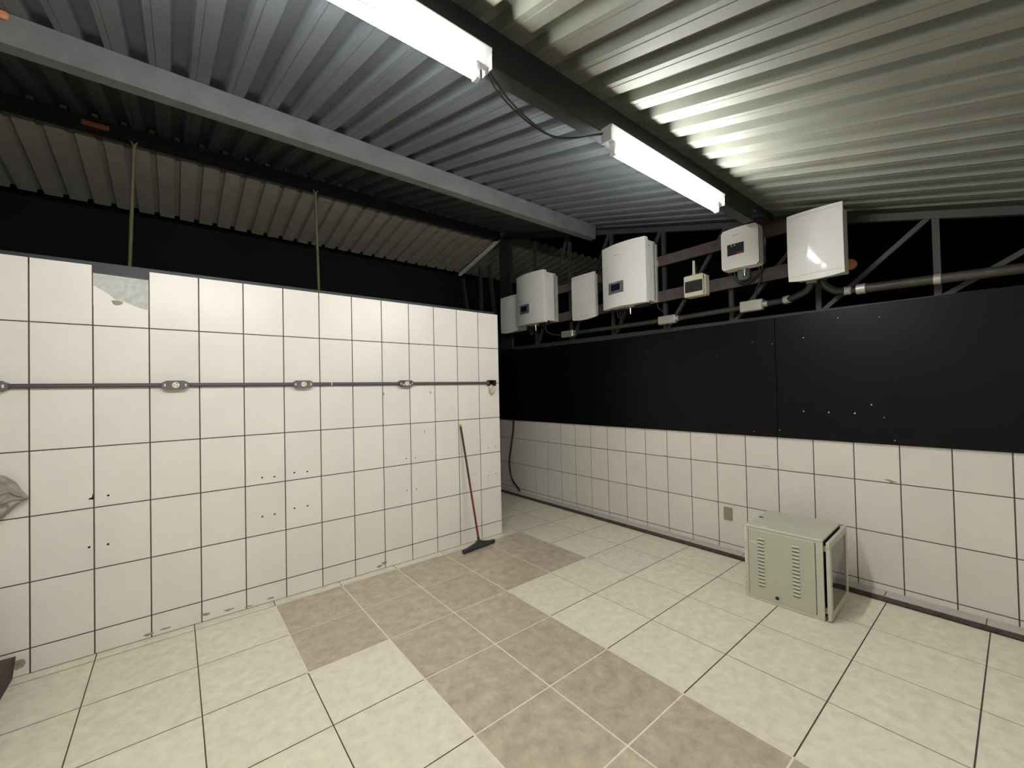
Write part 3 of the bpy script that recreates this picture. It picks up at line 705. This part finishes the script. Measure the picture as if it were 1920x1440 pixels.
# ------------------------------------------------------------------ rack cabinet
def rack():
    W, D, H = 0.575, 0.545, 0.605           # along x, along y, height
    t = thing('rack_cabinet', (1.586,-3.165,0.0), 'grey green metal rack cabinet with vented side and tinted glass door, on floor', 'cabinet')
    # local frame: x to the wall, y away from the camera
    b = MB(); e = 0.018
    b.box(0, W, 0, D, H-e, H, 0, 0.004)           # top
    b.box(0, W, 0, D, 0, e, 0, 0.004)             # bottom
    b.box(0, W, D-e, D, e, H-e, 0)                # back
    b.box(W-e, W, 0, D-e, e, H-e, 0)              # wall side
    b.box(0, e, 0, 0.045, e, H-e, 0); b.box(0, e, D-0.028, D-e, e, H-e, 0)    # side frame posts
    b.box(0.002, 0.012, 0.04, D-0.02, e, 0.03, 0); b.box(0.002, 0.012, 0.04, D-0.02, H-0.03, H-e, 0)
    b.box(0.02, W-0.02, 0.004, 0.010, e, H-e, 1)  # dark front recess
    o = b.build('body', [MT['rack'], MT['rackin']], t, origin=(0,0,0))
    b = MB(); b.box(0.0085, 0.0165, 0.045, D-0.028, 0.022, H-0.022, 1)
    b.box(-0.002, 0.009, 0.050, D-0.031, 0.027, H-0.028, 0, 0.002)
    for yc in (0.175, D-0.125):
        for k in range(14):
            z = 0.125 + k*0.029; w = 0.026
            b.raw([(-0.002,yc-w,z),(-0.002,yc+w,z),(-0.010,yc+w-0.004,z+0.0045),(-0.010,yc-w+0.004,z+0.0045),(-0.002,yc-w,z+0.016),(-0.002,yc+w,z+0.016)],
                  [(0,1,2,3),(3,2,5,4),(0,3,4),(1,5,2)], 0)
            b.raw([(-0.0024,yc-w+0.002,z-0.005),(-0.0024,yc+w-0.002,z-0.005),(-0.0024,yc+w-0.002,z),(-0.0024,yc-w+0.002,z)], [(0,1,2,3)], 1)
    sp = b.build('side_panel', [MT['rackside'], MT['rackin']], t, origin=(0,0,0))
    b = MB(); disc(b, (-0.002, D-0.235, 0.064), 'x', 0.0135, -0.005, 14); b.build('panel_lock', MT['dark'], sp, origin=(0,0,0))
    b = MB(); disc(b, (0.30, D-0.035, H), 'z', 0.018, 0.001, 16); b.build('cable_hole', MT['hole'], t, origin=(0,0,0))
    y1, y0 = -0.018, -0.042
    b = MB(); fw_ = 0.052
    b.box(0.004, W-0.004, y0, y1, H-0.012-fw_, H-0.012, 0, 0.004); b.box(0.004, W-0.004, y0, y1, 0.012, 0.012+fw_, 0, 0.004)
    b.box(0.004, 0.004+fw_, y0, y1, 0.012+fw_, H-0.012-fw_, 0); b.box(W-0.004-fw_, W-0.004, y0, y1, 0.012+fw_, H-0.012-fw_, 0)
    b.box(0.03, 0.06, y1, 0.004, 0.05, 0.09, 0); b.box(0.03, 0.06, y1, 0.004, H-0.09, H-0.05, 0)
    d = b.build('door', MT['rack'], t, origin=(0,0,0))
    b = MB(); b.box(0.004+fw_-0.004, W-0.004-fw_+0.004, y0+0.005, y0+0.010, 0.012+fw_-0.004, H-0.012-fw_+0.004, 0); b.build('glass', MT['glass'], d, origin=(0,0,0))
    b = MB(); disc(b, (0.03, y0, 0.27), 'y', 0.006, -0.004, 10); b.build('door_lock', MT['chrome'], d, origin=(0,0,0))
    def sc(fn):
        b = MB(); fn(b); b.build('paint_scuff', MT['scuff_and_lit'], t, origin=(0,0,0))
    sc(lambda b: b.box(-0.0012, 0.006, D-0.016, D-0.004, H-0.14, H-0.012, 0)); sc(lambda b: b.box(-0.0012, 0.006, D-0.013, D-0.003, H-0.32, H-0.22, 0)); sc(lambda b: b.box(-0.0012, 0.006, D-0.014, D-0.004, 0.13, 0.15, 0))
    sc(lambda b: b.prism([(0.02,D-0.11),(0.05,D-0.13),(0.06,D-0.16),(0.04,D-0.17),(0.015,D-0.14)], 'z', H-0.001, H+0.0006, 0))
    sc(lambda b: b.prism([(0.005,D-0.02),(0.02,D-0.02),(0.018,D-0.09),(0.006,D-0.07)], 'z', H-0.001, H+0.0006, 0))
    sc(lambda b: b.prism([(D-0.035,0.475),(D-0.10,0.470),(D-0.10,0.474),(D-0.035,0.482)], 'x', -0.0026, -0.001, 0))
    t.rotation_euler = (0,0,math.radians(1.9))
rack()

# ------------------------------------------------------------------ wall plate and loose cable on the right wall
t = thing('blank_wall_plate', (XR,-2.112,0.40), 'small beige blank cover plate on the right wall, left of the cabinet', 'wall plate')
b = MB(); b.box(XR-0.012, XR, -2.157, -2.067, 0.338, 0.474, 0, 0.004); b.build('plate', MT['plate'], t)
for z in (0.36, 0.452):
    b = MB(); disc(b, (XR-0.012,-2.112,z), 'x', 0.004, -0.001, 8); b.build('screw', MT['alu'], t)
pipe('hanging_cable', [(2.425,1.478,1.30),(2.425,1.485,1.18),(2.425,1.50,1.06),(2.425,1.565,0.80),(2.425,1.625,0.48),(2.425,1.56,0.22),(2.42,1.40,0.10),(2.41,1.34,0.050)], 0.013, MT['flex'], 'black cable hanging in a curve down the far end of the right wall', 'cable')

# ------------------------------------------------------------------ things at the left edge
def rag():
    rnd = random.Random(4); b = MB(); n, m_ = 44, 70
    top = [(-3.50,1.40),(-3.30,1.37),(-3.10,1.335),(-3.02,1.305),(-2.975,1.26),(-2.945,1.20),(-2.918,1.150)]
    bot = [(-3.50,0.80),(-3.30,0.86),(-3.12,0.95),(-3.03,1.03),(-2.985,1.085),(-2.96,1.118),(-2.918,1.138)]
    def samp(P, t):
        f = t*(len(P)-1); i = min(int(f), len(P)-2); a = f-i; return (P[i][0]*(1-a)+P[i+1][0]*a, P[i][1]*(1-a)+P[i+1][1]*a)
    V = []
    for i in range(m_+1):
        u = i/m_; T, B = samp(top,u), samp(bot,u)
        for j in range(n+1):
            v = j/n; x = T[0]*(1-v)+B[0]*v; z = T[1]*(1-v)+B[1]*v
            th = 0.11*math.sin(PI*min(1,max(0,v)))**0.6*(1-u**3*0.85)
            w = 0.026*math.sin(31*x+7*v*PI)+0.022*abs(math.sin(37*x+29*z))+0.020*abs(math.sin(53*z-27*x))+0.010*math.sin(90*x+50*z)
            V.append((x, -0.006-th-(w*(0.4+th*6) if 0 < j < n else 0)*0.6-0.012*(0<j<n), z))
    k = len(V); Vb = [(x,-0.004,z) for x,y,z in V]
    F = [(i*(n+1)+j,(i+1)*(n+1)+j,(i+1)*(n+1)+j+1,i*(n+1)+j+1) for i in range(m_) for j in range(n)]
    b.raw(V, F, 0, True); b.raw(Vb, F, 0)
    tag(b.build('cloth_bag', MT['cloth'], origin=(-3.2,-0.05,1.1)), 'crumpled grey cloth bag against the tiled wall at the left picture edge', 'bag')
rag()
b = MB()
b.raw([(-2.99,-0.004,0.0),(-2.99,-0.9,0.0),(-2.99,-0.9,0.43),(-2.975,-0.004,0.139),(-3.5,-0.004,0.0),(-3.5,-0.9,0.0),(-3.5,-0.9,0.43),(-3.5,-0.004,0.139)],
      [(0,1,2,3),(4,7,6,5),(0,4,5,1),(3,2,6,7),(1,5,6,2),(0,3,7,4)], 0)
tag(b.build('wooden_wedge', MT['dwood'], origin=(-3.2,-0.4,0.0)), 'dark brown wooden block on the floor at the left picture edge', 'wood block')

for o in bpy.data.objects:
    if '_o' in o: del o['_o']
